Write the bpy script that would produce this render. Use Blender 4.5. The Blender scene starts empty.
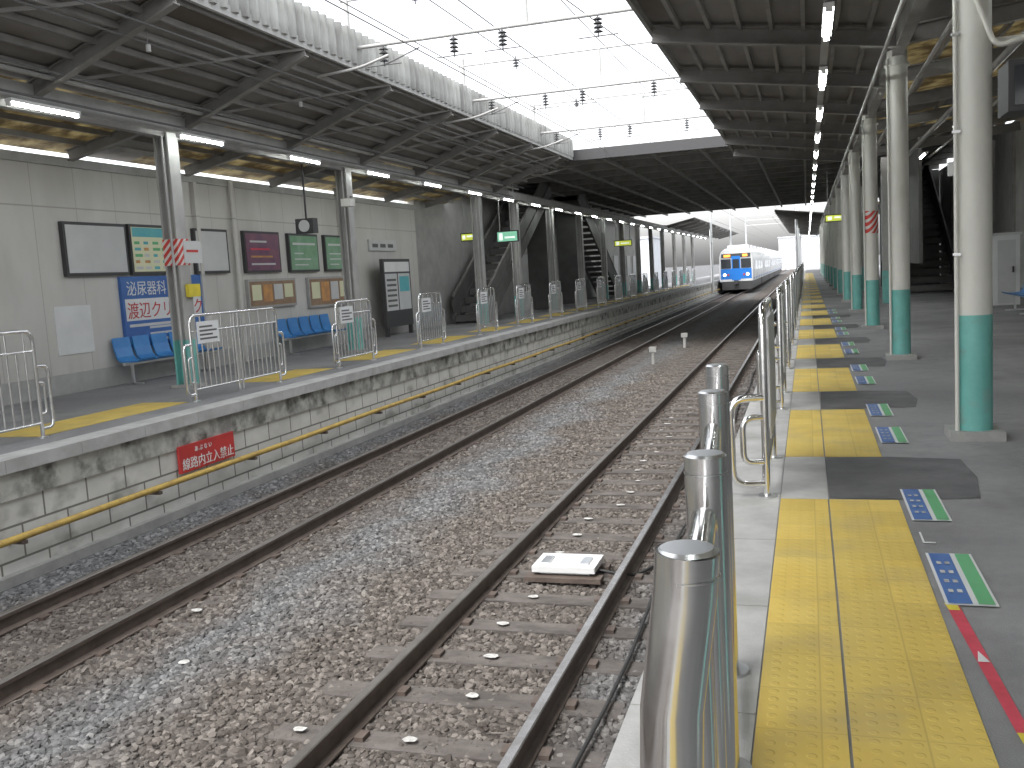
import bpy, math, random, bmesh
import numpy as np
from mathutils import Vector, Matrix
random.seed(4); np.random.seed(4)
SC=bpy.context.scene
COL=bpy.context.collection
# ------------------------------------------------------------------ materials
def mat(name,c1,c2=None,scale=4,rough=.7,metal=0,bump=0,bscale=60,detail=6,lo=.35,hi=.65,
        stretch=(1,1,1),trans=0,spec=.5,c3=None,s3=1.2,p3=(.5,.68),rvar=0):
    m=bpy.data.materials.new(name);m.use_nodes=True
    n=m.node_tree.nodes;l=m.node_tree.links;b=n['Principled BSDF']
    b.inputs['Roughness'].default_value=rough;b.inputs['Metallic'].default_value=metal
    b.inputs['Specular IOR Level'].default_value=spec
    b.inputs['Base Color'].default_value=(*c1,1)
    geo=n.new('ShaderNodeNewGeometry');mp=n.new('ShaderNodeMapping');mp.inputs['Scale'].default_value=stretch
    l.new(geo.outputs['Position'],mp.inputs[0])
    col=None
    if c2 is not None:
        t=n.new('ShaderNodeTexNoise');t.inputs['Scale'].default_value=scale;t.inputs['Detail'].default_value=detail
        t.inputs['Roughness'].default_value=.65
        l.new(mp.outputs[0],t.inputs['Vector'])
        r=n.new('ShaderNodeValToRGB');r.color_ramp.elements[0].position=lo;r.color_ramp.elements[1].position=hi
        r.color_ramp.elements[0].color=(*c1,1);r.color_ramp.elements[1].color=(*c2,1)
        l.new(t.outputs['Fac'],r.inputs[0]);col=r.outputs[0]
        if c3 is not None:
            t2=n.new('ShaderNodeTexNoise');t2.inputs['Scale'].default_value=s3;t2.inputs['Detail'].default_value=8
            l.new(mp.outputs[0],t2.inputs['Vector'])
            r2=n.new('ShaderNodeValToRGB');r2.color_ramp.elements[0].position=p3[0];r2.color_ramp.elements[1].position=p3[1]
            l.new(t2.outputs['Fac'],r2.inputs[0])
            mx=n.new('ShaderNodeMix');mx.data_type='RGBA';l.new(r2.outputs[0],mx.inputs[0]);l.new(col,mx.inputs[6]);mx.inputs[7].default_value=(*c3,1)
            col=mx.outputs[2]
        l.new(col,b.inputs['Base Color'])
    if rvar:
        t=n.new('ShaderNodeTexNoise');t.inputs['Scale'].default_value=14;t.inputs['Detail'].default_value=5
        l.new(geo.outputs['Position'],t.inputs['Vector'])
        mr=n.new('ShaderNodeMapRange');l.new(t.outputs['Fac'],mr.inputs[0]);mr.inputs[1].default_value=.35;mr.inputs[2].default_value=.65
        mr.inputs[3].default_value=rough;mr.inputs[4].default_value=rough+rvar;l.new(mr.outputs[0],b.inputs['Roughness'])
    if bump:
        t=n.new('ShaderNodeTexNoise');t.inputs['Scale'].default_value=bscale;t.inputs['Detail'].default_value=4
        l.new(geo.outputs['Position'],t.inputs['Vector'])
        bm=n.new('ShaderNodeBump');bm.inputs['Strength'].default_value=bump;bm.inputs['Distance'].default_value=.01
        l.new(t.outputs['Fac'],bm.inputs['Height']);l.new(bm.outputs[0],b.inputs['Normal'])
    if trans:
        tr=n.new('ShaderNodeBsdfTranslucent');tr.inputs[0].default_value=(*c1,1)
        if col: l.new(col,tr.inputs[0])
        ms=n.new('ShaderNodeMixShader');ms.inputs[0].default_value=trans
        l.new(b.outputs[0],ms.inputs[1]);l.new(tr.outputs[0],ms.inputs[2]);l.new(ms.outputs[0],n['Material Output'].inputs[0])
    return m
def emis(name,c,s):
    m=bpy.data.materials.new(name);m.use_nodes=True;b=m.node_tree.nodes['Principled BSDF']
    b.inputs['Base Color'].default_value=(*c,1);b.inputs['Emission Color'].default_value=(*c,1);b.inputs['Emission Strength'].default_value=s
    return m
def N(m,t): return m.node_tree.nodes.new(t)
def math_(m,op,a,b=None,c=None):
    x=N(m,'ShaderNodeMath');x.operation=op
    for i,v in enumerate((a,b,c)):
        if v is None: continue
        if isinstance(v,(int,float)): x.inputs[i].default_value=v
        else: m.node_tree.links.new(v,x.inputs[i])
    return x.outputs[0]

M={}
M['asphalt']=mat('asphalt',(.21,.21,.215),(.33,.33,.333),1.1,.66,bump=.6,bscale=170,c3=(.20,.20,.205),s3=.55,p3=(.48,.62),rvar=.15)
M['asphalt_dark']=mat('asphalt_patch',(.10,.10,.105),(.155,.155,.16),3,.8,bump=.6,bscale=150)
M['edge_conc']=mat('edge_concrete',(.50,.50,.49),(.38,.38,.37),3,.8,bump=.25,bscale=90,c3=(.32,.32,.30),s3=2.3,p3=(.52,.75))
M['conc']=mat('concrete',(.42,.42,.40),(.28,.28,.27),2,.85,bump=.3)
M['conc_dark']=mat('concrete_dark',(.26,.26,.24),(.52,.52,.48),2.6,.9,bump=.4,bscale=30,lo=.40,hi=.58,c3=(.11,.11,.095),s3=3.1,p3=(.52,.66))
M['joint']=mat('joint',(.12,.12,.12))
M['chrome']=mat('stainless_steel',(.90,.90,.90),None,rough=.11,metal=1,rvar=.12)
M['steel_br']=mat('brushed_steel',(.74,.75,.76),None,rough=.3,metal=1)
M['dark']=mat('dark_frame',(.05,.05,.052),rough=.5)
M['roofdark']=mat('roof_deck',(.27,.262,.25),(.18,.175,.168),1.2,.8,stretch=(1,.3,1),c3=(.13,.115,.10),s3=.8,p3=(.55,.7))
M['beam']=mat('painted_beam',(.28,.272,.262),(.19,.185,.175),2,.6)
M['stairside']=mat('stair_side',(.13,.13,.125),(.09,.09,.085),2,.6)
M['beam_l']=mat('painted_beam_light',(.48,.48,.47),(.36,.36,.35),2,.6)
M['cream']=mat('cream_paint',(.72,.715,.67),(.62,.615,.57),2.5,.45,bump=.08,bscale=12,c3=(.50,.48,.43),s3=3,p3=(.58,.75),stretch=(1,1,.4))
M['greycol']=mat('column_grey',(.42,.42,.405),(.32,.315,.305),2,.5)
M['teal']=mat('teal_paint',(.19,.50,.46),(.15,.43,.39),4,.45,c3=(.22,.36,.33),s3=6,p3=(.56,.72))
M['white']=mat('white_panel',(.75,.76,.76),(.66,.67,.67),1.5,.4)
M['boardwhite']=mat('blank_board',(.60,.61,.61),(.52,.53,.53),1,.35)
M['blue']=mat('blue_plastic',(.04,.20,.52),(.05,.25,.58),3,.35)
M['signblue']=mat('sign_blue',(.05,.13,.38),(.06,.16,.42),2,.4)
M['signcyan']=mat('sign_cyan',(.08,.38,.46),(.12,.45,.46),2,.4)
M['green']=mat('sign_green',(.10,.38,.16),(.13,.44,.20),2,.4)
M['green2']=mat('board_green',(.15,.31,.18),(.24,.40,.27),3,.5)
M['red']=mat('sign_red',(.56,.05,.045),(.44,.04,.04),3,.5)
M['pinkred']=mat('tape_red',(.66,.07,.12),(.5,.05,.07),8,.6)
M['tapey']=mat('tape_yellow',(.75,.62,.05),(.6,.5,.05),8,.6)
M['purple']=mat('poster_purple',(.13,.06,.12),(.23,.09,.13),3,.35)
M['cream2']=mat('poster_cream',(.72,.70,.5),(.65,.68,.45),3,.5)
M['orange']=mat('poster_orange',(.62,.32,.1),(.4,.2,.1),6,.5)
M['brownwood']=mat('board_brown',(.24,.15,.10),(.32,.22,.14),3,.6)
M['yellowpipe']=mat('yellow_pipe',(.60,.42,.10),(.40,.27,.08),6,.6)
M['black']=mat('black_rubber',(.03,.03,.03),rough=.6)
M['glass']=mat('dark_glass',(.035,.04,.045),rough=.08,spec=.8)
M['winfar']=mat('hazy_window',(.45,.48,.5),rough=.3)  # pane grey lightened, distance haze painted into the colour
M['silver']=mat('car_body_steel',(.70,.71,.72),(.63,.64,.65),2,.35,metal=.2)
M['trainblue']=mat('train_blue',(.02,.17,.55),rough=.3)
M['yellowtrans']=mat('stained_translucent',(.46,.41,.27),(.17,.135,.08),2.4,.5,trans=.5,stretch=(1,1,1),lo=.38,hi=.58)
M['fasciat']=mat('translucent_ribbed_sheet',(.50,.51,.49),(.27,.27,.26),1.6,.5,trans=.35,stretch=(1,2,.3))
M['rail']=mat('rail_rust',(.08,.060,.05),(.125,.098,.082),6,.65,bump=.2)
M['railtop']=mat('rail_head',(.24,.225,.21),(.17,.155,.14),4,.34,metal=.6)
M['railshine']=mat('rail_head_worn',(.38,.37,.36),(.26,.245,.23),4,.27,metal=.85)
M['sleeper']=mat('sleeper',(.075,.066,.06),(.14,.125,.115),7,.9,bump=.6,bscale=40,stretch=(.5,1,1))
M['tube']=emis('fluorescent_tube',(.95,1,.97),50)
M['tubewhite']=mat('lamp_housing',(.8,.8,.79),rough=.4)
M['led']=emis('led_orange',(1,.35,.05),1.5)
M['head']=emis('headlight',(1,.95,.8),3)
M['signlit']=emis('lit_sign_green',(.20,.50,.34),.8)
M['signlit_y']=emis('lit_sign_yellow',(.55,.62,.08),.8)
M['signlit_w']=emis('lit_sign_white',(.85,.9,.85),.9)
M['insul']=mat('insulator',(.09,.09,.095),rough=.25)
M['wire']=mat('wire',(.13,.13,.13),rough=.5)
M['chip']=mat('white_chalk_paint',(.60,.60,.58),(.33,.32,.30),20,.8)
M['building']=mat('distant_building',(.62,.64,.66),(.55,.57,.60),1,.8)  # walls paled to put distance haze into their colour

def wallmat():
    m=mat('metal_wall_panel',(.64,.63,.60),(.57,.56,.53),.7,.5,stretch=(1,1,.5),c3=(.52,.51,.48),s3=.8)
    nt=m.node_tree;b=nt.nodes['Principled BSDF'];src=b.inputs['Base Color'].links[0].from_socket
    g=N(m,'ShaderNodeNewGeometry');sp=N(m,'ShaderNodeSeparateXYZ');nt.links.new(g.outputs['Position'],sp.inputs[0])
    fr=math_(m,'FRACT',math_(m,'DIVIDE',sp.outputs[1],.92))
    seam=math_(m,'LESS_THAN',fr,.014)
    hz=math_(m,'LESS_THAN',math_(m,'ABSOLUTE',math_(m,'SUBTRACT',sp.outputs[2],2.95)),.012)
    k=math_(m,'MULTIPLY',math_(m,'MAXIMUM',seam,hz),.5)
    mx=N(m,'ShaderNodeMix');mx.data_type='RGBA';nt.links.new(k,mx.inputs[0]);nt.links.new(src,mx.inputs[6]);mx.inputs[7].default_value=(.2,.19,.17,1)
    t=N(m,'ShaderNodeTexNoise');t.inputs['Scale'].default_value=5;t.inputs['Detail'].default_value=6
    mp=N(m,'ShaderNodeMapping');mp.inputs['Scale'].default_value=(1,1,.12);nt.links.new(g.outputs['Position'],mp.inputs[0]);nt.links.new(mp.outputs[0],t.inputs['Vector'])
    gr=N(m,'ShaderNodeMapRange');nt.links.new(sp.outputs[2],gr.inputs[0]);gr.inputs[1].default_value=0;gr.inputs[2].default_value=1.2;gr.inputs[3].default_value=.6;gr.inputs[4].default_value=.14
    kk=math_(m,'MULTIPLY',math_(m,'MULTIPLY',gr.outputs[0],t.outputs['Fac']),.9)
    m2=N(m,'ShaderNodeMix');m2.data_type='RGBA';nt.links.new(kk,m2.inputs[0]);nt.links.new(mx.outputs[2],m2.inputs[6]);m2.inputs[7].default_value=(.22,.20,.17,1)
    nt.links.new(m2.outputs[2],b.inputs['Base Color'])
    return m
M['wall']=wallmat()
def tactmat():
    m=mat('tactile_yellow',(.64,.46,.09),(.70,.53,.13),2,.6,c3=(.52,.40,.14),s3=2.6,p3=(.5,.75))
    nt=m.node_tree;b=nt.nodes['Principled BSDF'];src=b.inputs['Base Color'].links[0].from_socket
    g=N(m,'ShaderNodeNewGeometry');sp=N(m,'ShaderNodeSeparateXYZ');nt.links.new(g.outputs['Position'],sp.inputs[0])
    x=math_(m,'ADD',sp.outputs[0],100.19);y=math_(m,'ADD',sp.outputs[1],99.999)
    def cell(v,s):
        f=math_(m,'FRACT',math_(m,'DIVIDE',v,s));return math_(m,'ABSOLUTE',math_(m,'SUBTRACT',f,.5))
    jx=math_(m,'GREATER_THAN',cell(x,.3),.49);jy=math_(m,'GREATER_THAN',cell(y,.3),.49)
    j=math_(m,'MULTIPLY',math_(m,'MAXIMUM',jx,jy),.3)
    fx=math_(m,'FLOOR',math_(m,'DIVIDE',x,.3));fy=math_(m,'FLOOR',math_(m,'DIVIDE',y,.3))
    cb=N(m,'ShaderNodeCombineXYZ');nt.links.new(fx,cb.inputs[0]);nt.links.new(fy,cb.inputs[1])
    wn=N(m,'ShaderNodeTexWhiteNoise');nt.links.new(cb.outputs[0],wn.inputs['Vector'])
    hs=N(m,'ShaderNodeHueSaturation');vr=N(m,'ShaderNodeMapRange');nt.links.new(wn.outputs['Value'],vr.inputs[0]);vr.inputs[3].default_value=.90;vr.inputs[4].default_value=1.05
    nt.links.new(vr.outputs[0],hs.inputs['Value']);nt.links.new(src,hs.inputs['Color'])
    mx=N(m,'ShaderNodeMix');mx.data_type='RGBA';nt.links.new(j,mx.inputs[0]);nt.links.new(hs.outputs[0],mx.inputs[6]);mx.inputs[7].default_value=(.28,.18,.04,1)
    nt.links.new(mx.outputs[2],b.inputs['Base Color'])
    cx=cell(x,.06);cy=cell(y,.06)
    d=math_(m,'SQRT',math_(m,'ADD',math_(m,'MULTIPLY',cx,cx),math_(m,'MULTIPLY',cy,cy)))
    mr=N(m,'ShaderNodeMapRange');mr.interpolation_type='SMOOTHSTEP';nt.links.new(d,mr.inputs[0])
    mr.inputs[1].default_value=.18;mr.inputs[2].default_value=.3;mr.inputs[3].default_value=1;mr.inputs[4].default_value=0
    h=math_(m,'SUBTRACT',mr.outputs[0],math_(m,'MULTIPLY',j,2))
    bm=N(m,'ShaderNodeBump');bm.inputs['Strength'].default_value=.4;bm.inputs['Distance'].default_value=.005
    nt.links.new(h,bm.inputs['Height']);nt.links.new(bm.outputs[0],b.inputs['Normal'])
    return m
M['tact']=tactmat()
def blockmat():
    m=mat('stained_block_wall',(.66,.66,.63),(.54,.54,.51),1.6,.9,stretch=(1,1,1.5),c3=(.20,.20,.18),s3=1.5,p3=(.56,.74))
    nt=m.node_tree;b=nt.nodes['Principled BSDF'];src=b.inputs['Base Color'].links[0].from_socket
    g=N(m,'ShaderNodeNewGeometry');sp=N(m,'ShaderNodeSeparateXYZ');nt.links.new(g.outputs['Position'],sp.inputs[0])
    cb=N(m,'ShaderNodeCombineXYZ');nt.links.new(sp.outputs[1],cb.inputs[0]);nt.links.new(sp.outputs[2],cb.inputs[1])
    br=N(m,'ShaderNodeTexBrick');nt.links.new(cb.outputs[0],br.inputs[0]);br.inputs['Scale'].default_value=1
    br.inputs['Brick Width'].default_value=.6;br.inputs['Row Height'].default_value=.33;br.inputs['Mortar Size'].default_value=.012
    mx=N(m,'ShaderNodeMix');mx.data_type='RGBA';nt.links.new(br.outputs['Fac'],mx.inputs[0]);nt.links.new(src,mx.inputs[6]);mx.inputs[7].default_value=(.18,.18,.16,1)
    nt.links.new(mx.outputs[2],b.inputs['Base Color'])
    return m
M['block']=blockmat()
def ballast(name,inst):
    m=bpy.data.materials.new(name);m.use_nodes=True;nt=m.node_tree;b=nt.nodes['Principled BSDF'];b.inputs['Roughness'].default_value=.95
    b.inputs['Specular IOR Level'].default_value=.25
    g=N(m,'ShaderNodeNewGeometry');sp=N(m,'ShaderNodeSeparateXYZ');nt.links.new(g.outputs['Position'],sp.inputs[0])
    nz=N(m,'ShaderNodeTexNoise');nz.inputs['Scale'].default_value=1.1;nz.inputs['Detail'].default_value=5;nt.links.new(g.outputs['Position'],nz.inputs['Vector'])
    x=math_(m,'ADD',sp.outputs[0],math_(m,'MULTIPLY',math_(m,'SUBTRACT',nz.outputs['Fac'],.5),1.8))
    d1=math_(m,'ABSOLUTE',math_(m,'ADD',x,2.6));d2=math_(m,'ABSOLUTE',math_(m,'ADD',x,5.75))
    d1=math_(m,'SUBTRACT',d1,.45)
    d=math_(m,'MINIMUM',d1,d2)
    mr=N(m,'ShaderNodeMapRange');nt.links.new(d,mr.inputs[0]);mr.inputs[1].default_value=.65;mr.inputs[2].default_value=1.35
    if inst:
        oi=N(m,'ShaderNodeObjectInfo');rnd=oi.outputs['Random']
    else:
        v=N(m,'ShaderNodeTexVoronoi');v.inputs['Scale'].default_value=19;nt.links.new(g.outputs['Position'],v.inputs['Vector'])
        s2=N(m,'ShaderNodeSeparateColor');nt.links.new(v.outputs['Color'],s2.inputs[0]);rnd=s2.outputs[0]
        bm=N(m,'ShaderNodeBump');bm.inputs['Strength'].default_value=1;bm.inputs['Distance'].default_value=.03;bm.invert=True
        nt.links.new(v.outputs['Distance'],bm.inputs['Height']);nt.links.new(bm.outputs[0],b.inputs['Normal'])
    ra=N(m,'ShaderNodeValToRGB');rb=N(m,'ShaderNodeValToRGB')
    for r,cs in ((ra,[(0,(.070,.060,.053)),(.4,(.112,.098,.088)),(.75,(.148,.132,.119)),(1,(.22,.20,.18))]),
                 (rb,[(0,(.085,.086,.088)),(.4,(.132,.134,.136)),(.75,(.172,.176,.180)),(1,(.25,.252,.25))])):
        e=r.color_ramp.elements
        e[0].position=0;e[0].color=(*cs[0][1],1);e[1].position=1;e[1].color=(*cs[3][1],1)
        for p_,c_ in cs[1:3]:
            q=e.new(p_);q.color=(*c_,1)
        nt.links.new(rnd,r.inputs[0])
    mx=N(m,'ShaderNodeMix');mx.data_type='RGBA';nt.links.new(mr.outputs[0],mx.inputs[0]);nt.links.new(ra.outputs[0],mx.inputs[6]);nt.links.new(rb.outputs[0],mx.inputs[7])
    out=mx.outputs[2]
    hs=N(m,'ShaderNodeHueSaturation');hs.inputs['Value'].default_value=1 if inst else .85;nt.links.new(out,hs.inputs['Color']);out=hs.outputs[0]
    nt.links.new(out,b.inputs['Base Color'])
    return m
M['ballast']=ballast('ballast_bed',False);M['stone']=ballast('ballast_stone',True)
def stripes():
    m=mat('hazard_stripes',(.6,.6,.58),rough=.5);nt=m.node_tree;b=nt.nodes['Principled BSDF']
    g=N(m,'ShaderNodeNewGeometry');sp=N(m,'ShaderNodeSeparateXYZ');nt.links.new(g.outputs['Position'],sp.inputs[0])
    s=math_(m,'ADD',math_(m,'ADD',sp.outputs[0],sp.outputs[1]),math_(m,'MULTIPLY',sp.outputs[2],-1))
    k=math_(m,'LESS_THAN',math_(m,'FRACT',math_(m,'DIVIDE',s,.13)),.55)
    mx=N(m,'ShaderNodeMix');mx.data_type='RGBA';nt.links.new(k,mx.inputs[0]);mx.inputs[6].default_value=(.65,.65,.62,1);mx.inputs[7].default_value=(.55,.05,.04,1)
    nt.links.new(mx.outputs[2],b.inputs['Base Color']);return m
M['stripes']=stripes()

# ------------------------------------------------------------------ builder
class B:
    def __init__(s,name): s.name=name;s.v=[];s.f=[];s.m=[];s.sm=[];s.mats=[]
    def mi(s,m):
        m=M[m]
        if m not in s.mats: s.mats.append(m)
        return s.mats.index(m)
    def add(s,v,f,m,smooth=False):
        o=len(s.v);s.v+= [tuple(p) for p in v];k=s.mi(m)
        for q in f: s.f.append([i+o for i in q]);s.m.append(k);s.sm.append(smooth)
    def box(s,x0,x1,y0,y1,z0,z1,m):
        v=[(x,y,z) for x in(x0,x1) for y in(y0,y1) for z in(z0,z1)]
        s.add(v,[(0,1,3,2),(4,6,7,5),(0,4,5,1),(2,3,7,6),(0,2,6,4),(1,5,7,3)],m)
    def quad(s,a,b,c,d,m): s.add([a,b,c,d],[(0,1,2,3)],m)
    def slab(s,pts,t,m):
        v=[Vector(p) for p in pts];v2=[p+Vector((0,0,t)) for p in v]
        s.add(v+v2,[(3,2,1,0),(4,5,6,7),(0,1,5,4),(1,2,6,5),(2,3,7,6),(3,0,4,7)],m)
    def bar(s,p0,p1,w,h,m):
        p0=Vector(p0);p1=Vector(p1);d=(p1-p0).normalized();up=Vector((0,0,1))
        if abs(d.z)>.95: up=Vector((0,1,0))
        r=d.cross(up).normalized();u=r.cross(d)
        v=[]
        for p in(p0,p1):
            for a,b in((-1,-1),(1,-1),(1,1),(-1,1)): v.append(p+r*a*w/2+u*b*h/2)
        s.add(v,[(0,1,2,3),(7,6,5,4),(0,4,5,1),(1,5,6,2),(2,6,7,3),(3,7,4,0)],m)
    def ibeam(s,p0,p1,w,h,m):
        p0=Vector(p0);p1=Vector(p1);d=(p1-p0).normalized();up=Vector((0,0,1));r=d.cross(up).normalized();u=r.cross(d)
        s.bar(p0,p1,.02,h-.04,m);s.bar(p0+u*(h/2-.01),p1+u*(h/2-.01),w,.02,m);s.bar(p0-u*(h/2-.01),p1-u*(h/2-.01),w,.02,m)
    def tube(s,pts,r,m,n=10,cap=True):
        pts=[Vector(p) for p in pts];rs=r if isinstance(r,list) else [r]*len(pts)
        t=[(pts[min(i+1,len(pts)-1)]-pts[max(i-1,0)]).normalized() for i in range(len(pts))]
        a=Vector((0,0,1)) if abs(t[0].z)<.9 else Vector((1,0,0))
        nrm=t[0].cross(a).normalized();v=[]
        for i,p in enumerate(pts):
            nrm=(nrm-t[i]*nrm.dot(t[i])).normalized();bn=t[i].cross(nrm)
            for k in range(n):
                q=2*math.pi*k/n;v.append(p+(nrm*math.cos(q)+bn*math.sin(q))*rs[i])
        f=[]
        for i in range(len(pts)-1):
            for k in range(n):
                k2=(k+1)%n;f.append((i*n+k,i*n+k2,(i+1)*n+k2,(i+1)*n+k))
        s.add(v,f,m,True)
        if cap:
            s.add(v[:n],[tuple(range(n))[::-1]],m);s.add(v[-n:],[tuple(range(n))],m)
    def done(s,parent=None,loc=None):
        me=bpy.data.meshes.new(s.name);me.from_pydata(s.v,[],s.f)
        for m in s.mats: me.materials.append(m)
        me.polygons.foreach_set('material_index',s.m);me.polygons.foreach_set('use_smooth',s.sm);me.update()
        bm=bmesh.new();bm.from_mesh(me);bmesh.ops.recalc_face_normals(bm,faces=bm.faces);bm.to_mesh(me);bm.free()
        o=bpy.data.objects.new(s.name,me);COL.objects.link(o)
        if parent: o.parent=parent
        return o
def rounded(pts,r,n=5):
    P=[Vector(p) for p in pts];out=[P[0]]
    for i in range(1,len(P)-1):
        a=(P[i-1]-P[i]);b=(P[i+1]-P[i]);rr=min(r,a.length*.49,b.length*.49);a.normalize();b.normalize()
        s0=P[i]+a*rr;s1=P[i]+b*rr
        for k in range(n+1):
            t=k/n;out.append(s0*(1-t)**2+P[i]*2*t*(1-t)+s1*t*t)
    out.append(P[-1]);return out
def text(name,body,loc,right,up,size,m,parent,align='LEFT',sx=1):
    c=bpy.data.curves.new(name,'FONT');c.body=body;c.size=size;c.extrude=.002;c.align_x=align
    o=bpy.data.objects.new(name,c);COL.objects.link(o)
    r=Vector(right);u=Vector(up);n=r.cross(u)
    mt=Matrix((r,u,n)).transposed().to_4x4();mt.translation=Vector(loc);o.matrix_world=mt@Matrix.Diagonal((sx,1,1,1));c.materials.append(M[m])
    if parent: o.parent=parent
    return o

# ------------------------------------------------------------------ ground
b=B('ground');b.quad((-900,-300,-1.5),(900,-300,-1.5),(900,2500,-1.5),(-900,2500,-1.5),'ballast');b.done()
xs=[-7.6,-7.2,-6.95,-6.4,-4.95,-4.6,-4.0,-3.4,-3.1,-1.15,-.95,-.6,0]
zs=[-1.2,-1.2,-1.225,-1.235,-1.235,-1.225,-1.19,-1.225,-1.24,-1.24,-1.21,-1.2,-1.2]
ys=[-8,3,8,14,20,26,34,60,200,400]
v=[(x,y,z) for y in ys for x,z in zip(xs,zs)];nx=len(xs)
f=[(j*nx+i,j*nx+i+1,(j+1)*nx+i+1,(j+1)*nx+i) for j in range(len(ys)-1) for i in range(nx-1)]
b=B('ballast_bed');b.add(v,f,'ballast');b.done()
rocks=bpy.data.collections.new('ballast_stone_shapes')
for k in range(6):
    bm=bmesh.new();bmesh.ops.create_icosphere(bm,subdivisions=1,radius=1)
    for vt in bm.verts:
        vt.co*=random.uniform(.62,1.2);vt.co.z*=.72;vt.co.x*=1.0+.2*k/5
    me=bpy.data.meshes.new('stone_shape');bm.to_mesh(me);bm.free();me.materials.append(M['stone'])
    rocks.objects.link(bpy.data.objects.new('stone_shape',me))
def scatter(name,y0,y1,dens,s0,s1,seed):
    vv=[(x,y,z) for y in (y0,y1) for x,z in zip(xs[1:-1],zs[1:-1])];n=len(xs)-2
    ff=[(i,i+1,n+i+1,n+i) for i in range(n-1)]
    me=bpy.data.meshes.new(name);me.from_pydata(vv,[],ff);me.materials.append(M['ballast'])
    o=bpy.data.objects.new(name,me);COL.objects.link(o)
    ng=bpy.data.node_groups.new(name,'GeometryNodeTree')
    ng.interface.new_socket('Geometry',in_out='INPUT',socket_type='NodeSocketGeometry');ng.interface.new_socket('Geometry',in_out='OUTPUT',socket_type='NodeSocketGeometry')
    n=ng.nodes;l=ng.links;gi=n.new('NodeGroupInput');go=n.new('NodeGroupOutput')
    d=n.new('GeometryNodeDistributePointsOnFaces');d.inputs['Density'].default_value=dens;d.inputs['Seed'].default_value=seed
    ci=n.new('GeometryNodeCollectionInfo');ci.inputs['Collection'].default_value=rocks;ci.inputs['Separate Children'].default_value=True;ci.inputs['Reset Children'].default_value=True
    ip=n.new('GeometryNodeInstanceOnPoints');ip.inputs['Pick Instance'].default_value=True
    rr=n.new('FunctionNodeRandomValue');rr.data_type='FLOAT_VECTOR';rr.inputs[0].default_value=(-.6,-.6,0);rr.inputs[1].default_value=(.6,.6,6.28)
    rs=n.new('FunctionNodeRandomValue');rs.data_type='FLOAT';rs.inputs[2].default_value=s0;rs.inputs[3].default_value=s1
    l.new(gi.outputs[0],d.inputs[0]);l.new(d.outputs[0],ip.inputs['Points']);l.new(ci.outputs[0],ip.inputs['Instance'])
    l.new(rr.outputs[0],ip.inputs['Rotation']);l.new(rs.outputs[1],ip.inputs['Scale']);l.new(ip.outputs[0],go.inputs[0])
    md=o.modifiers.new('scatter','NODES');md.node_group=ng
scatter('ballast',3.2,12,800,.014,.036,1)
scatter('ballast',12,24,320,.02,.038,2)

prof=[(-.0625,0),(.0625,0),(.0625,.012),(.012,.03),(.009,.105),(.0325,.118),(.0325,.146),(.026,.153),(-.026,.153),(-.0325,.146),(-.0325,.118),(-.009,.105),(-.012,.03),(-.0625,.012)]
def rail(b,x,top):
    v=[(x+p,y,-1.223+q) for y in(-8,400) for p,q in prof];n=len(prof)
    for i in range(n):
        j=(i+1)%n;b.add([v[i],v[j],v[n+j],v[n+i]],[(0,1,2,3)],top if i in(6,7,8) else 'rail')
for cx,off in ((-2.13,0),(-5.85,.23)):
    b=B('railway_track');rail(b,cx-.566,'railtop');rail(b,cx+.566,'railshine' if cx>-4 else 'railtop')
    y=-2+off
    while y<110:
        w=random.uniform(.10,.12);zt=-1.214+random.uniform(-.008,0);dx=random.uniform(-.03,.03)
        if cx<-4: zt-=.012
        b.box(cx-1.02+dx,cx+1.02+dx,y-w,y+w,-1.38,zt,'sleeper')
        if y<40:
            for s in(-.566,.566):
                for q in(-.11,.11):
                    b.box(cx+s+q-.03,cx+s+q+.03,y-.05,y+.05,zt,zt+.028,'rail')
        y+=.62
    b.done()
b=B('track_beacon');b.box(-2.36,-1.80,7.72,8.12,-1.13,-1.08,'white');b.box(-2.30,-1.86,7.78,8.06,-1.16,-1.13,'white')
b.box(-2.42,-1.74,7.66,7.80,-1.2,-1.16,'rail');b.box(-2.42,-1.74,8.02,8.14,-1.2,-1.16,'rail')
b.box(-2.30,-2.22,7.8,8.0,-1.08,-1.065,'steel_br');b.box(-1.95,-1.87,7.8,8.0,-1.08,-1.065,'steel_br')
b.tube(rounded([(-1.8,7.9,-1.15),(-1.5,7.9,-1.2),(-1.2,8.6,-1.19),(-.9,9.5,-1.18)],.3),.014,'black',6);b.done()
b=B('track_cable');b.tube([(-1.25+.03*math.sin(y*1.3),y,-1.185) for y in np.arange(3,40,.8)],.014,'black',6)
b.tube([(-2.75,4.05,-1.18),(-2.2,4.0,-1.17),(-1.62,4.1,-1.19)],.02,'rail',6);b.done()
b=B('sleeper_markings')
marks=[(-3.9,4.9,.05),(-3.0,4.82,.04),(-2.9,4.2,.035),(-5.0,6.6,.05),(-5.4,7.4,.05),(-4.4,5.6,.045)]
yy=4.2
while yy<18: marks.append((-2.25+random.uniform(-.12,.2),yy,random.uniform(.03,.05)));yy+=.62
for x,y,r in marks:
    n=9;v=[(x+r*1.3*math.cos(6.283*k/n)*random.uniform(.7,1),y+r*math.sin(6.283*k/n)*random.uniform(.6,1),-1.198) for k in range(n)]
    b.add(v,[tuple(range(n))],'chip')
b.done()
for x,y in((-4.1,26),(-3.85,31)):
    b=B('track_marker_post');b.tube([(x,y,-1.25),(x,y,-.86)],.05,'conc',10);b.box(x-.10,x+.10,y-.06,y+.06,-.86,-.72,'conc');b.done()

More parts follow.
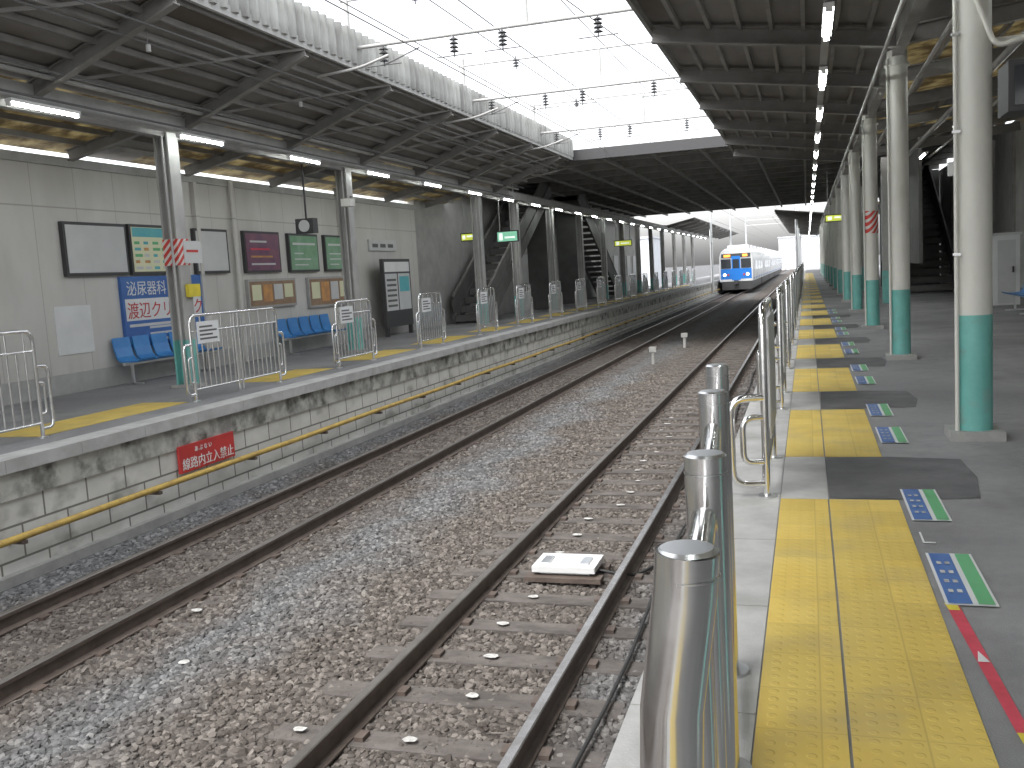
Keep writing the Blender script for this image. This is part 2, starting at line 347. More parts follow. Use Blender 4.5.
# ------------------------------------------------------------------ right platform
b=B('station_platform')
b.box(-.19,9,-8,160,-1.4,0,'asphalt')
y=-8
while y<160:
    b.box(-.60,-.192,y+.004,y+.996,-.16,.002,'edge_conc');y+=1.0
b.box(-.5,-.19,-8,160,-1.4,-.165,'conc')
b.done()
segs=[(-2,5.88)]+[(7.18+3.58*i,9.43+3.58*i) for i in range(25)]
b=B('tactile_paving')
for y0,y1 in segs:
    b.box(-.186,.085,y0,y1,-.01,.006,'tact');b.box(.095,.48,y0,y1,-.01,.006,'tact')
b.done()
b=B('paving_infill')
for (a0,a1),(c0,c1) in zip(segs[:-1],segs[1:]): b.box(-.186,.09,a1+.01,c0-.01,-.01,.0045,'edge_conc')
b.done()
b=B('asphalt_patch')
for i in range(6):
    yb=5.9+3.58*i
    pts=[(.10,yb+.02),(.55,yb+.0),(.93,yb+.06),(1.0,yb+.6),(.97,yb+1.2),(.55,yb+1.28),(.1,yb+1.26)]
    b.add([(x+random.uniform(-.012,.012),y+random.uniform(-.03,.03)*(x>.2),.0045) for x,y in pts],[tuple(range(7))],'asphalt_dark')
b.done()
def tag(x0,x1,y0,y1):
    b=B('floor_sticker');z=.008
    b.quad((x0,y0,z),(x1,y0,z),(x1,y1,z),(x0,y1,z),'white');g=.012;xm=x0+(x1-x0)*.52
    b.quad((x0+g,y0+g,z+.003),(xm,y0+g,z+.003),(xm,y1-g,z+.003),(x0+g,y1-g,z+.003),'signblue')
    b.quad((xm+.022,y0+g,z+.003),(x1-g,y0+g,z+.003),(x1-g,y1-g,z+.003),(xm+.022,y1-g,z+.003),'green')
    for k in range(4):
        yy=y0+.14+k*.13
        for q in range(2):
            xa_=x0+.03+q*.035
            b.quad((xa_,yy,z+.006),(xa_+.02,yy,z+.006),(xa_+.02,yy+.04,z+.006),(xa_,yy+.04,z+.006),'chip')
    b.done()
for i in range(7):
    tag(.51,.71,4.1+3.59*i,4.82+3.59*i);tag(.51,.71,5.42+3.59*i,6.15+3.59*i)
b=B('floor_tape_arrow')
b.quad((.565,3.0,.006),(.605,3.0,.006),(.56,4.1,.006),(.51,4.1,.006),'pinkred')
b.quad((.57,2.93,.0075),(.61,2.93,.0075),(.606,3.0,.0075),(.565,3.0,.0075),'tapey')
b.quad((.515,4.04,.0075),(.557,4.04,.0075),(.553,4.12,.0075),(.505,4.12,.0075),'tapey')
b.add([(.54,3.52,.009),(.58,3.52,.009),(.555,3.62,.009)],[(0,1,2)],'white');b.done()
b=B('floor_tape_mark');b.quad((.52,5.0,.005),(.58,5.0,.005),(.58,5.02,.005),(.52,5.02,.005),'white');b.quad((.52,5.02,.005),(.53,5.02,.005),(.53,5.2,.005),(.52,5.2,.005),'white');b.done()
for i,y in enumerate([1.8,7.95,14.0,19.9,26,32,38,44,50,56,62,68,74,80,86]):
    b=B('platform_column');x=1.2
    b.box(x-.19,x+.19,y-.19,y+.19,0,.07,'conc')
    b.tube([(x,y,.07),(x,y,.95)],.131,'teal',24);b.tube([(x,y,.95),(x,y,4.1)],.130,'cream',24)
    b.tube([(x,y,3.9),(x,y,3.93)],.16,'cream',24)
    b.tube([(x-.13,y-.09,.0),(x-.13,y-.09,4.0)],.016,'cream',8)
    if i==1:
        b.box(x-.17,x-.12,y-.02,y+.05,2.0,2.1,'boardwhite')
        for zz in (1.4,2.3,3.0): b.box(x-.155,x-.10,y-.11,y-.075,zz,zz+.02,'steel_br')
    if i==3: b.tube([(x,y,1.85),(x,y,2.28)],.135,'stripes',20,False)
    b.done()
for y in (30,42,54):
    b=B('platform_column');b.box(2.1,2.35,y-.12,y+.12,0,4.2,'greycol');b.box(2.095,2.355,y-.125,y+.125,0,.95,'teal');b.done()

b=B('platform_fence')
P=[(-.150,1.15),(-.188,1.75),(-.256,2.63),(-.305,3.32)]
for i,(x,y) in enumerate(P):
    if i==0: b.tube([(x-.06,y-.03,0),(x-.025,y-.01,.9),(x-.004,y,1.05),(x,y,1.10)],.040,'chrome',32)
    else: b.tube([(x,y,0),(x,y,1.10)],.039,'chrome',32)
    b.tube([(x,y,1.10),(x,y,1.105)],[.039,.033],'steel_br',32)
    b.tube([(x,y,1.068),(x,y,1.0705)],.0403,'steel_br',32,False)
    b.tube([(x,y,0),(x,y,.012)],.075,'steel_br',20)
for (x0,y0),(x1,y1) in zip(P[:-1],P[1:]):
    d=Vector((x1-x0,y1-y0,0)).normalized()
    a=Vector((x0,y0,0))+d*.1;c=Vector((x1,y1,0))-d*.06
    b.tube(rounded([a+Vector((0,0,.1)),a+Vector((0,0,1.02)),c+Vector((0,0,1.02)),c+Vector((0,0,.1)),a+Vector((0,0,.1))],.12,8),.022,'chrome',16)
    k=max(2,int((c-a).length/.11))
    for j in range(1,k):
        q=a+(c-a)*j/k;b.tube([q+Vector((0,0,.1)),q+Vector((0,0,1.02))],.010,'chrome',8,False)
b.done()
def fence(X,y0,y1,side,plate,loopdir):
    b=B('platform_fence');R=.022 if side=='L' else .024;h=1.17
    b.tube(rounded([(X,y0,0),(X,y0,h),(X,y1,h),(X,y1,0)],.13),R,'chrome',10)
    ym=(y0+y1)/2
    if y1-y0>1.7: b.tube([(X,ym-.05,0),(X,ym-.05,h)],R,'chrome',8);b.tube([(X,ym+.05,0),(X,ym+.05,h)],R,'chrome',8)
    for z in(.16,h-.22): b.tube([(X,y0,z),(X,y1,z)],.014,'chrome',8,False)
    k=int((y1-y0)/.12)
    for j in range(1,k):
        q=y0+(y1-y0)*j/k;b.tube([(X,q,.16),(X,q,h-.22 if j%2 else h)],.012,'chrome',6,False)
    if loopdir=='Y':
        for yy,s in((y0,-1),(y1,1)):
            b.tube(rounded([(X,yy,.78),(X,yy+s*.17,.78),(X,yy+s*.17,.10),(X,yy,.10)],.1),R*.9,'chrome',8)
            b.tube(rounded([(X,yy,.60),(X,yy+s*.09,.60),(X,yy+s*.09,.26),(X,yy,.26)],.06),R*.7,'chrome',8)
    else:
        b.tube(rounded([(X,y0,.62),(X-.2,y0-.05,.62),(X-.2,y0-.05,.08),(X,y0,.08)],.1),R,'chrome',12)
        b.tube(rounded([(X,y0,.50),(X-.13,y0-.05,.50),(X-.13,y0-.05,.22),(X,y0,.22)],.08),R*.8,'chrome',12)
    for yy in(y0,y1): b.tube([(X,yy,0),(X,yy,.012)],.06,'steel_br',12)
    if plate:
        if side=='L':
            b.box(X+.024,X+.032,y0+.12,y0+.62,.78,1.08,'white')
            for j in range(4): b.box(X+.032,X+.034,y0+.17,y0+.57-.1*(j%2),.83+j*.055,.855+j*.055,'joint')
        else:
            b.box(X+.026,X+.034,y0+.08,y1-.08,.35,1.10,'white')
    return b.done()
for i in range(0,22): fence(-.27,5.95+3.58*i,7.15+3.58*i,'R',True,'X')
LF=[(5.9,8.25),(11,13.2),(15.2,16.6),(19.0,20.3),(22.9,24.2),(26.3,27.7)]+[(30+3.7*i,31.4+3.7*i) for i in range(12)]
for y0,y1 in LF: fence(-8.0,y0,y1,'L',True,'Y')

# ------------------------------------------------------------------ left platform
b=B('station_platform')
b.box(-11.6,-7.62,-8,160,-1.4,0,'asphalt')
y=-8
while y<160:
    b.box(-7.616,-7.27,y+.003,y+.997,-.13,.002,'edge_conc');y+=1
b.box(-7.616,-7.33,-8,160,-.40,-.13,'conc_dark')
b.box(-7.616,-7.36,-8,160,-1.4,-.40,'block')
b.box(-7.616,-7.26,-8,160,-1.4,-1.10,'conc')
b.done()
b=B('tactile_paving')
for i in range(len(LF)-1):
    b.box(-8.85,-8.1,LF[i][1]+.05,LF[i+1][0]-.05,-.01,.006,'tact')
b.done()
b=B('cable_pipe');b.tube([(-7.2,y,-.74+ .01*math.sin(y)) for y in range(-6,90,3)],.035,'yellowpipe',10)
y=-5
while y<90: b.box(-7.36,-7.16,y,y+.05,-.81,-.775,'rail');y+=2
b.done()
b=B('warning_sign');b.box(-7.335,-7.30,9.6,10.75,-.70,-.37,'red');o=b.done()
text('lettering_top','あ ぶ な い',(-7.297,9.9,-.475),(0,1,0),(0,0,1),.075,'white',o)
text('lettering','線路内立入禁止',(-7.297,9.64,-.66),(0,1,0),(0,0,1),.155,'white',o)

b=B('station_wall');b.box(-11.6,-11.3,-8,27,0,3.68,'wall');b.box(-11.3,-11.27,-8,27,.0,.32,'greycol')
b.box(-11.3,-11.24,-8,27,3.6,3.74,'beam_l')
for y in np.arange(-2,27,6): b.box(-11.3,-11.2,y-.05,y+.05,.32,3.6,'wall')
b.done()
def board(name,y0,y1,z0,z1,face,X=-11.27,fr=.05,frm='dark'):
    b=B(name);b.box(X-.03,X+.05,y0,y1,z0,z1,frm);b.box(X+.05,X+.056,y0+fr,y1-fr,z0+fr,z1-fr,face);return b
FX=-11.27+.058
board('blank_billboard',12.45,13.92,1.86,2.73,'boardwhite').done()
board('blank_billboard',15.85,16.95,1.85,2.72,'boardwhite').done()
b=board('route_poster',14.0,15.15,1.86,2.74,'cream2')
b.box(FX-.001,FX+.003,14.07,15.08,2.52,2.68,'signcyan')
for r in range(5):
    for c in range(4): b.box(FX-.001,FX+.003,14.1+c*.245,14.1+c*.245+random.uniform(.1,.21),1.95+r*.11,2.0+r*.11,random.choice(['signcyan','green','boardwhite','orange']))
b.done()
b=B('clinic_sign');b.box(-11.3,-11.24,13.68,15.95,.60,1.83,'signblue');b.box(-11.24,-11.236,13.74,15.89,1.06,1.44,'white')
b.box(-11.24,-11.236,13.80,14.25,.66,.78,'signcyan');o=b.done()
text('lettering_department','泌尿器科',(-11.236,13.8,1.52),(0,1,0),(0,0,1),.27,'white',o)
text('lettering_name','渡辺クリニック',(-11.233,13.77,1.12),(0,1,0),(0,0,1),.31,'red',o)
b=B('lettering_lines')
for k in range(3): b.box(-11.24,-11.236,14.32,15.6-k*.2,.68+k*.11,.72+k*.11,'boardwhite')
b.box(-11.24,-11.236,13.8,15.1,.95,1.0,'boardwhite');b.done(o)
b=board('poster_board',17.55,18.95,1.84,2.72,'purple')
for k in range(4): b.box(FX-.001,FX+.003,17.75,18.7-k*.1,2.0+k*.16,2.04+k*.16,['boardwhite','orange','pinkred','boardwhite'][k])
b.done()
for y0,y1 in((19.35,20.7),(21.05,22.3)):
    b=board('poster_board',y0,y1,1.83,2.71,'green2')
    b.box(FX-.001,FX+.003,y0+.15,y1-.15,2.45,2.5,'boardwhite')
    for k in range(3): b.box(FX-.001,FX+.003,y0+.2,y0+.2+random.uniform(.3,.8),1.98+k*.13,2.01+k*.13,'boardwhite')
    b.done()
for y0,y1,z0 in((17.55,19.5,1.08),(20.1,22.2,.98)):
    b=board('notice_board',y0,y1,z0,1.70,'brownwood',frm='greycol')
    w=(y1-y0-.2)/4
    for k in range(4): b.box(FX-.001,FX+.003,y0+.12+k*w,y0+.12+k*w+w*.82,z0+.12+random.uniform(0,.1),1.58,['cream2','orange','boardwhite','cream2'][k])
    b.done()
b=B('wall_patch_panel');b.box(-11.3,-11.285,12.15,12.95,.62,1.39,'white');b.done()
b=B('notice_panel');b.box(-9.32,-9.30,12.85,13.3,1.95,2.3,'boardwhite');b.box(-9.30,-9.297,12.9,13.2,2.12,2.16,'red');b.done()
b=B('fire_bell_box');b.box(-9.31,-9.25,12.8,13.1,1.42,1.62,'tapey');b.done()
b=B('wall_sign');b.box(-11.3,-11.25,23.6,25.4,2.35,2.65,'boardwhite')
for k in range(3): b.box(-11.25,-11.246,23.8+k*.5,24.15+k*.5,2.44,2.54,'joint')
b.done()
b=B('timetable_board');b.box(-10.9,-10.8,23.4,25.2,.25,2.1,'dark');b.box(-10.8,-10.794,23.48,25.12,1.75,2.02,'white')
b.box(-10.8,-10.794,23.48,24.25,.7,1.7,'boardwhite');b.box(-10.8,-10.794,24.33,25.12,.7,1.7,'boardwhite')
for k in range(6): b.box(-10.794,-10.79,23.56,24.17,.8+k*.14,.86+k*.14,'joint')
b.box(-10.794,-10.79,24.4,25.05,1.2,1.62,'signcyan')
for y in(23.5,25.1): b.box(-10.9,-10.8,y-.05,y+.05,0,.25,'dark')
b.done()
def seats(y0,n,X=-10.95,name='platform_seat_row',s=1):
    b=B(name)
    b.bar((X,y0-.1,.36),(X,y0+n*.5,.36),.05,.05,'steel_br')
    for y in(y0+.1,y0+n*.5-.35): b.bar((X,y,0),(X,y,.36),.04,.04,'steel_br');b.bar((X-.2,y,.02),(X+.2,y,.02),.04,.03,'steel_br')
    for i in range(n):
        yy=y0+i*.5;pr=[(.24,.43),(.20,.405),(.0,.40),(-.14,.41),(-.20,.47),(-.24,.62),(-.27,.80)]
        for (a,z),(c,w) in zip(pr[:-1],pr[1:]):
            v=[(X+s*a,yy,z),(X+s*a,yy+.42,z),(X+s*c,yy+.42,w),(X+s*c,yy,w)]
            v2=[(p[0]-s*.02,p[1],p[2]-.022) for p in v]
            b.add(v+v2,[(0,1,2,3),(7,6,5,4),(0,4,5,1),(1,5,6,2),(2,6,7,3),(3,7,4,0)],'blue',False)
    b.done()
seats(13.3,5);seats(18.5,5)
seats(22.2,4,4.45,s=-1)

for i,y in enumerate([.8,6.8,12.85,18.8,27.4,31.3,36,41,46,51,56,61,66,72,78,84]):
    b=B('platform_column');x=-9.45;w=.13
    def H(z0,z1,m,e=0):
        b.box(x-w-e,x-w+.03,y-w-e,y+w+e,z0,z1,m);b.box(x+w-.03,x+w+e,y-w-e,y+w+e,z0,z1,m);b.box(x-w+.03,x+w-.03,y-.015-e,y+.015+e,z0,z1,m)
    H(.75,4.0,'greycol');H(0,.75,'teal',.002)
    b.box(x-.2,x+.2,y-.2,y+.2,0,.05,'conc')
    if i==2: b.box(x-w-.006,x+w+.006,y-w-.006,y+w+.006,1.92,2.33,'stripes')
    b.tube([(x+.05,y-w-.03,0),(x+.05,y-w-.03,3.9)],.02,'beam_l',8)
    b.done()
b=B('wall_pipe');b.tube([(-11.2,17.2,0),(-11.2,17.2,3.7)],.05,'wall',10);b.done()

# ------------------------------------------------------------------ left canopy
def lamp(x,y,z,L=1.2,name='fluorescent_lamp'):
    b=B(name);b.box(x-.05,x+.05,y-.02,y+L+.02,z+.02,z+.06,'tubewhite')
    b.tube([(x,y,z),(x,y+L,z)],.018,'tube',6)
    b.box(x-.03,x+.03,y-.03,y,z-.025,z+.02,'tubewhite');b.box(x-.03,x+.03,y+L,y+L+.03,z-.025,z+.02,'tubewhite');b.done()
Y1=29.4
b=B('platform_canopy')
za,zb=4.02,5.0;xa,xb=-9.1,-6.9
b.slab([(xa,-8,za+.16),(xb,-8,zb),(xb,Y1,zb),(xa,Y1,za+.16)],.03,'roofdark')
b.bar((xa,-8,za),(xa,95,za),.16,.22,'beam_l')
b.bar((-9.45,-8,za+.0),(-9.45,95,za+.0),.14,.26,'beam')
y=.8-6
while y<Y1:
    b.ibeam((xa,y,za+.02),(xb,y,zb-.12),.12,.2,'beam')
    b.ibeam((-9.5,y,za+.12),(-11.25,y,3.78),.12,.18,'beam')
    b.bar((xa,y,za+.1),(xb,y+3,zb-.1),.04,.04,'beam')
    y+=3.0
for k in range(1,7):
    t=k/6.3;x=xa+(xb-xa)*t;z=za+.16+(zb-za-.16)*t-.05;b.bar((x,-8,z),(x,Y1,z),.05,.08,'beam')
b.bar((xb,-8,zb-.03),(xb,Y1,zb-.03),.06,.14,'beam_l')
y=-8
i=0
while y<Y1:
    m='yellowtrans' if i%4!=2 else 'roofdark'
    b.slab([(-11.5,y,3.86),(-9.2,y,4.32),(-9.2,y+1.5,4.32),(-11.5,y+1.5,3.86)],.02,m);y+=1.5;i+=1
for x in(-9.9,-10.4,-10.9): 
    z=3.86+(x+11.5)*.2-.05;b.bar((x,-8,z),(x,Y1,z),.05,.08,'beam')
n=int((Y1+8)/.06);v=[];f=[]
for i in range(n+1):
    yy=-8+i*.06;o=.04*(1 if i%4<2 else -1)
    v+=[(xb+.05+o,yy,zb-.03),(xb+.05+o,yy,zb+.5+.01*random.random())]
    if i: f.append((2*i-2,2*i,2*i+1,2*i-1))
b.add(v,f,'fasciat')
for z in(zb+.1,zb+.4): b.bar((xb-.02,-8,z),(xb-.02,Y1,z),.04,.05,'beam_l')
for z,x in((4.28,-8.5),(4.62,-7.6),(4.72,-7.3),(4.05,-8.9)): b.tube([(x,-8,z-.1),(x,Y1,z-.1)],.016,'wire',6)
b.tube([(-8.7,-8,4.16),(-8.7,Y1,4.16)],.03,'beam_l',6)
b.done()
for x,y in((-7.4,9.9),(-7.7,14.0),(-8.2,8.0)):
    b=B('hanging_wire');b.tube([(x,y,4.75),(x+.01,y,4.35)],.006,'wire',5);b.tube([(x+.01,y,4.42),(x+.01,y,4.34)],.03,'beam_l',8);b.done()
y=9.3-9.6
while y<92: lamp(-9.0,y,3.84,1.1);y+=3.22

b=B('platform_canopy');xe,ze=-1.95,4.72;xv,zv=1.2,4.15
def roofstrip(y0,y1):
    b.slab([(xe,y0,ze),(xv,y0,zv+.14),(xv,y1,zv+.14),(xe,y1,ze)],.03,'roofdark')
    b.bar((xe,y0,ze-.04),(xe,y1,ze-.04),.05,.16,'beam')
    for k in range(1,8):
        t=k/8;x=xe+(xv-xe)*t;z=ze+(zv+.14-ze)*t-.05;b.bar((x,y0,z),(x,y1,z),.05,.08,'beam')
    for k in range(1,6):
        x=xv+k*.75;b.bar((x,y0,zv+.16+k*.07),(x,y1,zv+.16+k*.07),.05,.08,'beam')
    b.bar((xv,y0,zv),(xv,y1,zv),.14,.26,'beam')
    b.bar((.25,y0,3.86),(.25,y1,3.86),.08,.05,'beam_l')
    y=y0+.3
    while y<y1:
        b.ibeam((xe+.03,y,ze-.16),(xv,y,zv-.03),.13,.22,'beam')
        b.ibeam((xv,y,zv),(5.4,y,zv+.4),.13,.22,'beam')
        b.bar((.25,y,3.88),(.25,y,4.2),.02,.02,'beam')
        y+=3.0
    y=y0;i=0
    while y<y1-.01:
        m='yellowtrans' if i%3!=2 else 'roofdark'
        b.slab([(xv,y,zv+.3),(5.6,y,zv+.7),(5.6,y+1.5,zv+.7),(xv,y+1.5,zv+.3)],.02,m);y+=1.5;i+=1
roofstrip(-8,Y1+.1);roofstrip(66,120)
b.tube([(.9,-8,3.75),(.9,66,3.75)],.025,'beam_l',6);b.tube([(1.5,-8,3.8),(1.5,66,3.8)],.03,'beam_l',6)
b.tube([(2.6,-8,4.0),(2.6,30,4.0)],.05,'beam',8);b.tube([(3.4,-8,4.1),(3.4,30,4.1)],.03,'beam_l',8)
b.done()
y=9.75-6.3-3.15
while y<110: lamp(.25,y,3.75,1.25);y+=3.15
y=2.0
while y<60: lamp(3.0,y,3.95,1.25);y+=6.3

# ------------------------------------------------------------------ covered section
Y2=66
b=B('overhead_concourse')
b.box(-11.6,5.6,Y1+.1,Y2,5.15,5.22,'roofdark')
b.box(-11.6,5.6,Y1+.02,Y1+.1,4.88,5.2,'dark')
y=Y1+1.5
while y<Y2: b.bar((-11.5,y,5.05),(5.5,y,5.05),.2,.25,'beam');y+=2.4
for x in np.arange(-10.5,5,1.5): b.bar((x,Y1+.1,4.92),(x,Y2,4.92),.08,.1,'beam')
for x in(-9.4,1.2): b.bar((x,Y1,4.1),(x,Y2,4.1),.2,.3,'beam')
b.done()
b=B('station_wall');b.box(-11.6,-11.3,27,66,0,5.2,'greycol')
for y in np.arange(38,66,2.2): b.box(-11.3,-11.26,y,y+1.3,1.0,2.3,'boardwhite')
b.done()
b=B('platform_canopy')
b.slab([(-11.4,66,4.5),(-9.1,66,4.2),(-9.1,110,4.2),(-11.4,110,4.5)],.04,'roofdark');b.slab([(-9.1,66,4.2),(-7.2,66,4.6),(-7.2,110,4.6),(-9.1,110,4.2)],.04,'roofdark')
for y in range(66,110,4): b.bar((-9.1,y,4.1),(-7.2,y,4.5),.1,.15,'beam')
b.done()
def stairs(x0,x1,y0,y1,z1,name='platform_staircase',flip=1):
    b=B(name);n=18
    for i in range(n):
        t0=i/n;yy=y0+(y1-y0)*t0;yb=y0+(y1-y0)*(i+1)/n;z=z1*(i+1)/n
        b.box(x0+.06,x1-.06,min(yy,yb),max(yy,yb),z-.2,z,'stairside')
    for x in(x0,x1):
        b.bar((x,y0,.0),(x,y1,z1-.05),.08,.45,'stairside')
        b.bar((x,y0,.9),(x,y1,z1+.85),.05,.07,'beam')
        b.bar((x,y0,.5),(x,y1,z1+.45),.02,.55,'stairside')
    b.box(x0,x1,y1,y1+.2,0,z1,'stairside')
    b.done()
stairs(-11.0,-9.9,29,38,4.9);stairs(-11.0,-9.9,52,43,4.9)
stairs(3.3,4.9,36,45,4.9)
b=B('stair_enclosure');b.box(3.1,3.2,30,45,1.1,4.9,'stairside');b.box(3.1,5.5,45.3,45.5,0,4.9,'stairside');b.done()
b=B('station_wall');b.box(5.6,5.8,-8,66,0,4.9,'greycol');b.box(5.56,5.6,-8,66,0,.3,'beam')
for y in np.arange(0,66,3): b.box(5.52,5.6,y-.05,y+.05,.3,4.7,'beam')
b.done()
b=B('kiosk_shed');b.box(4.4,5.0,26.2,27.2,0,1.72,'white');b.box(4.36,5.04,26.15,27.25,1.72,1.78,'boardwhite');b.box(4.5,4.9,26.18,26.2,.05,1.6,'boardwhite');b.box(4.82,4.86,26.14,26.18,.8,.95,'dark');b.done()
b=B('poster_board');b.box(5.54,5.56,24,25.2,.9,2.3,'dark');b.box(5.535,5.54,24.1,25.1,1,2.2,'signcyan');b.done()
b=B('hanging_monitor');b.box(1.42,1.95,7.85,8.25,2.42,2.78,'dark');b.box(1.46,1.91,7.835,7.85,2.46,2.74,'glass')
b.tube(rounded([(1.3,7.95,2.95),(1.45,7.95,2.95),(1.8,7.95,2.95)],.05),.022,'cream',10)
b.tube([(1.62,7.98,2.78),(1.62,7.95,2.95)],.02,'cream',8)
b.tube(rounded([(1.2,7.82,3.25),(1.33,7.82,2.88),(1.95,7.82,3.02)],.08),.02,'cream',10)
b.done()
def hang(x0,x1,y,z0,z1,face,name='hanging_sign'):
    b=B(name);b.box(x0,x1,y,y+.12,z0,z1,'dark');b.box(x0+.03,x1-.03,y-.004,y,z0+.03,z1-.03,face)
    w=x1-x0
    b.box(x0+w*.12,x0+w*.28,y-.007,y-.004,z0+.07,z1-.07,'signlit_w');b.box(x0+w*.38,x0+w*.85,y-.007,y-.004,z0+.12,z0+.17,'signlit_w')
    for x in(x0+.1,x1-.1): b.bar((x,y+.06,z1),(x,y+.06,4.3),.025,.025,'beam_l')
    b.done()
hang(-9.25,-8.55,28.6,2.5,2.85,'signlit');hang(-10.3,-9.75,28.2,2.6,2.85,'signlit_y')
hang(-9.3,-8.4,48,2.6,2.9,'signlit_y')
hang(.6,1.4,34,2.6,2.85,'signlit_y')
b=B('platform_clock');b.box(-9.9,-9.5,17.4,17.6,2.55,2.85,'dark');b.bar((-9.7,17.5,2.85),(-9.7,17.5,4.1),.03,.03,'dark');b.tube([(-9.7,17.38,2.7),(-9.7,17.4,2.7)],.12,'boardwhite',18);b.done()
b=B('speaker_bracket');b.tube(rounded([(-9.3,18.6,3.15),(-9.0,18.2,3.3),(-8.8,17.9,3.2)],.1),.02,'cream',8);b.box(-9.0,-8.8,17.7,17.95,3.05,3.2,'cream');b.done()

# ------------------------------------------------------------------ overhead line equipment
def insul(b,x,y,z,n=4,d=-1):
    for k in range(n):
        zz=z+d*k*.06;b.tube([(x,y,zz-.02),(x,y,zz+.012)],[.075,.03],'insul',12)
    b.tube([(x,y,z+.05*-d),(x,y,z+d*n*.07)],.012,'insul',6)
for j,yb in enumerate((14.5,20.0,25.6)):
    b=B('overhead_line_portal');z=5.25
    b.tube([(-7.1,yb,z),(-1.9,yb,z)],.030,'beam_l',8);b.tube([(-7.1,yb,z+.75),(-1.9,yb,z+.75)],.02,'beam_l',8)  # pale tone paints in the overexposed look against the sky
    b.tube([(-7.0,yb,z-.3),(-7.0,yb,z+.9)],.04,'beam_l',8);b.tube([(-2.0,yb,z-.5),(-2.0,yb,z+.9)],.04,'beam_l',8)
    b.tube([(-4.0,yb,z),(-4.0,yb,z+.75)],.03,'beam_l',8)
    for x in(-6.4,-5.2,-4.4,-2.9):
        insul(b,x,yb,z-.06)
        b.tube([(x-.3,yb,z-.32),(x+.3,yb,z-.32)],.010,'wire',6)
    insul(b,-5.8,yb,z+.75,3);b.tube([(-5.8,yb,z+.75),(-5.8,yb,6.07)],.015,'wire',6)
    b.tube([(-6.4,yb,z-.32),(-5.8,yb+.05,5.14)],.012,'wire',6)
    b.tube(rounded([(-7.3,yb-.6,4.75),(-6.6,yb-.55,4.8),(-6.1,yb-.5,4.95)],.2),.022,'beam_l',8)
    b.done()
b=B('overhead_line_wires')
for x,z in((-5.85,5.12),(-5.85,6.05),(-2.13,5.12),(-2.13,6.05),(-4.9,5.6),(-4.1,6.3),(-6.6,5.7)):
    b.tube([(x,-8,z),(x,Y1 if z<5.3 else 60,z if z<5.3 else z)],.010,'wire',5,False)
for y in range(-6,30,4):
    for x in(-5.85,-2.13): b.tube([(x,y,5.12),(x,y,6.05)],.005,'wire',4,False)
for x in(-5.85,-2.13): b.tube([(x,66,4.3),(x,200,4.6)],.012,'wire',5,False);b.tube([(x,66,5.3),(x,200,5.6)],.012,'wire',5,False)
b.tube([(-6.0,-8,5.95),(-2.2,29,5.7)],.01,'wire',5,False)
b.done()
for y in (75,95,120):
    b=B('catenary_mast');b.tube([(-7.0,y,-.9),(-7.0,y,7)],.12,'steel_br',10);b.tube([(-.7,y,0),(-.7,y,7)],.12,'steel_br',10)
    b.bar((-7,y,6.4),(-.7,y,6.4),.12,.12,'beam_l');b.bar((-7,y,5.8),(-.7,y,5.8),.1,.1,'beam_l');b.done()

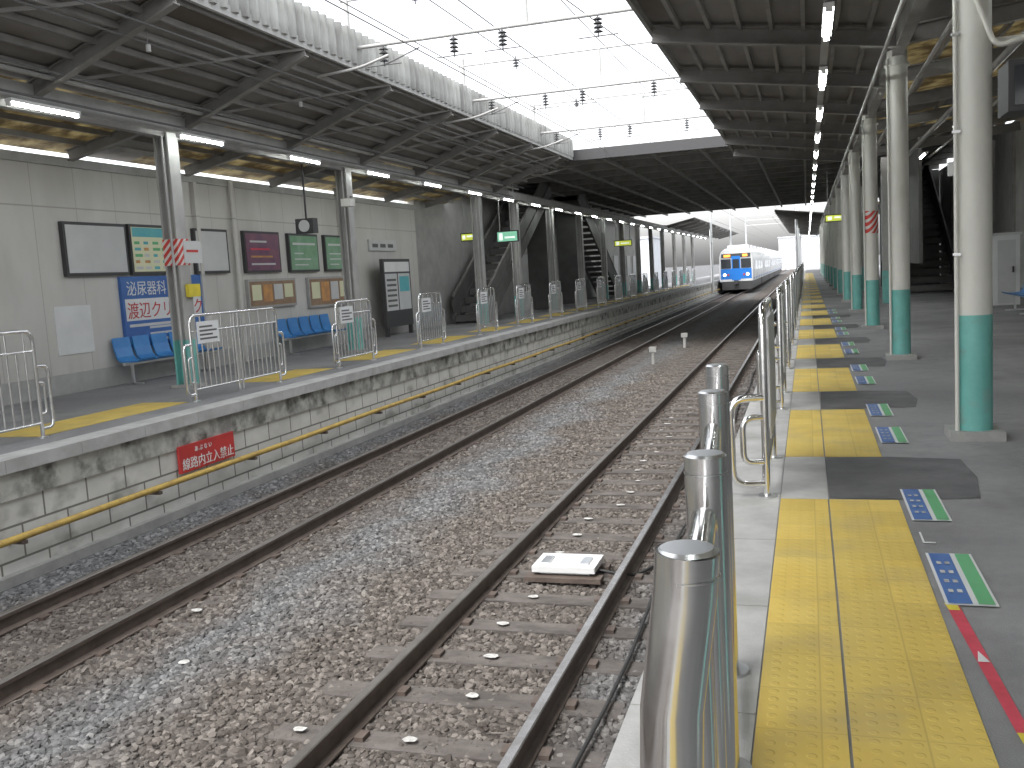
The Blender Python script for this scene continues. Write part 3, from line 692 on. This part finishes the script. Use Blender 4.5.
# ------------------------------------------------------------------ train
T=bpy.data.objects.new('commuter_train',None);COL.objects.link(T)
def car(y0,first):
    b=B('car_body');cx=-5.75;L=19.5;zf=-.15
    sec=[(-1.40,zf),(-1.42,.9),(-1.38,1.9),(-1.25,2.35),(-.9,2.62),(0,2.72),(.9,2.62),(1.25,2.35),(1.38,1.9),(1.42,.9),(1.40,zf)]
    n=len(sec);v=[]
    ringsY=[(y0,.96),(y0+.12,1),(y0+L,1)]
    for yy,s in ringsY: v+=[(cx+x*s,yy,z*(s if z>2 else 1)) for x,z in sec]
    f=[]
    for j in range(2):
        for i in range(n-1): f.append((j*n+i,j*n+i+1,(j+1)*n+i+1,(j+1)*n+i))
    b.add(v,f,'silver',True);b.add(v[:n],[tuple(range(n))],'silver');b.add(v[-n:],[tuple(range(n))[::-1]],'silver')
    b.box(cx-1.2,cx+1.2,y0+.3,y0+L-.3,-.85,zf,'dark')
    for s in(-1,1):
        xx=cx+s*1.425
        b.box(xx-.01,xx+.01,y0+.3,y0+L-.2,.0,.1,'trainblue')
        for k in range(4):
            yd=y0+1.9+k*4.75
            b.box(xx-.012,xx+.012,yd,yd+1.3,-.1,1.75,'steel_br');b.box(xx-.016,xx+.016,yd+.12,yd+.55,.75,1.55,'glass');b.box(xx-.016,xx+.016,yd+.75,yd+1.18,.75,1.55,'glass')
            if k<3: b.box(xx-.016,xx+.016,yd+1.7,yd+4.3,.75,1.5,'glass')
    for k in range(3): b.box(cx-.9,cx+.9,y0+3+k*6,y0+6+k*6,2.6,2.95,'silver')
    for k in(2.5,4.6,15,17.1):
        for s in(-.56,.56): b.tube([(cx+s-.05,y0+k,-.64),(cx+s+.05,y0+k,-.64)],.43,'rail',16)
    if first:
        y=y0
        b.box(cx-1.27,cx+1.27,y-.03,y+.02,.05,.92,'trainblue')
        b.box(cx-1.24,cx-.42,y-.035,y+.02,.95,1.75,'glass');b.box(cx+.42,cx+1.24,y-.035,y+.02,.95,1.75,'glass')
        b.box(cx-.36,cx+.36,y-.05,y,-.05,1.98,'trainblue');b.box(cx-.26,cx+.26,y-.06,y-.04,.95,1.72,'glass')
        b.box(cx-1.2,cx+1.2,y-.036,y+.02,1.85,2.2,'dark');b.box(cx-1.0,cx-.45,y-.045,y-.03,1.92,2.12,'led');b.box(cx+.55,cx+.95,y-.045,y-.03,1.92,2.12,'led')
        for s in(-1,1): 
            b.tube([(cx+s*.95,y-.06,.42),(cx+s*.95,y-.02,.42)],.13,'head',14);b.tube([(cx+s*.65,y-.06,.42),(cx+s*.65,y-.02,.42)],.09,'red',12)
        b.box(cx-1.27,cx+1.27,y-.04,y,-.14,.04,'boardwhite')
        b.box(cx-1.2,cx+1.2,y-.02,y+.3,-.85,-.16,'dark');b.box(cx-.18,cx+.18,y-.45,y,-.35,-.05,'dark')
    b.done(T)
for k in range(5): car(83+k*20,k==0)

random.seed(9)
for x,y,w,h in((-30,150,14,6),(-44,190,20,10),(2,260,18,7),(24,190,16,11),(-60,210,24,12)):
    b=B('distant_building');b.box(x-w/2,x+w/2,y,y+12,-1.4,h,'building')
    for k in range(int(h//3)):
        for q in range(int(w//3)): b.box(x-w/2+.8+q*3,x-w/2+2.2+q*3,y-.05,y,k*3+.5,k*3+1.9,'winfar')
    b.box(x-w/2-.2,x+w/2+.2,y-.2,y+12.2,h,h+.3,'building');b.done()

w=bpy.data.worlds.new('World');SC.world=w;w.use_nodes=True;nt=w.node_tree
sky=nt.nodes.new('ShaderNodeTexSky');sky.sky_type='NISHITA';sky.sun_disc=False;sky.sun_elevation=math.radians(58);sky.sun_rotation=math.radians(200)
sky.air_density=1.0;sky.dust_density=4;sky.ozone_density=1
hs=nt.nodes.new('ShaderNodeHueSaturation');hs.inputs['Saturation'].default_value=.18;hs.inputs['Value'].default_value=1.0
bg=nt.nodes['Background'];nt.links.new(sky.outputs[0],hs.inputs['Color']);nt.links.new(hs.outputs[0],bg.inputs[0]);bg.inputs[1].default_value=.56
L=bpy.data.lights.new('sun','SUN');L.energy=.8;L.angle=math.radians(25);L.color=(1,.97,.93);lo=bpy.data.objects.new('sun',L);COL.objects.link(lo)
el,rot=math.radians(58),math.radians(200)
d=Vector((math.sin(rot)*math.cos(el),math.cos(rot)*math.cos(el),math.sin(el)));lo.rotation_euler=d.to_track_quat('Z','Y').to_euler()
a=math.radians(3.43);p=math.radians(6.49);th=math.radians(17.53)
R=Vector((math.cos(th),math.sin(th),0));h=Vector((-math.sin(th),math.cos(th),0));z=Vector((0,0,1))
U=h*math.sin(p)+z*math.cos(p);D=h*math.cos(p)-z*math.sin(p)
Cx=R*math.cos(a)-U*math.sin(a);Cy=R*math.sin(a)+U*math.cos(a)
mt=Matrix((Cx,Cy,-D)).transposed().to_4x4();mt.translation=Vector((0,0,1.45))
cd=bpy.data.cameras.new('camera');cd.sensor_width=36;cd.lens=950/1024*36;cd.clip_end=5000;cd.clip_start=.02
co=bpy.data.objects.new('camera',cd);COL.objects.link(co);co.matrix_world=mt;SC.camera=co
SC.view_settings.view_transform='Standard';SC.view_settings.look='None';SC.view_settings.exposure=0
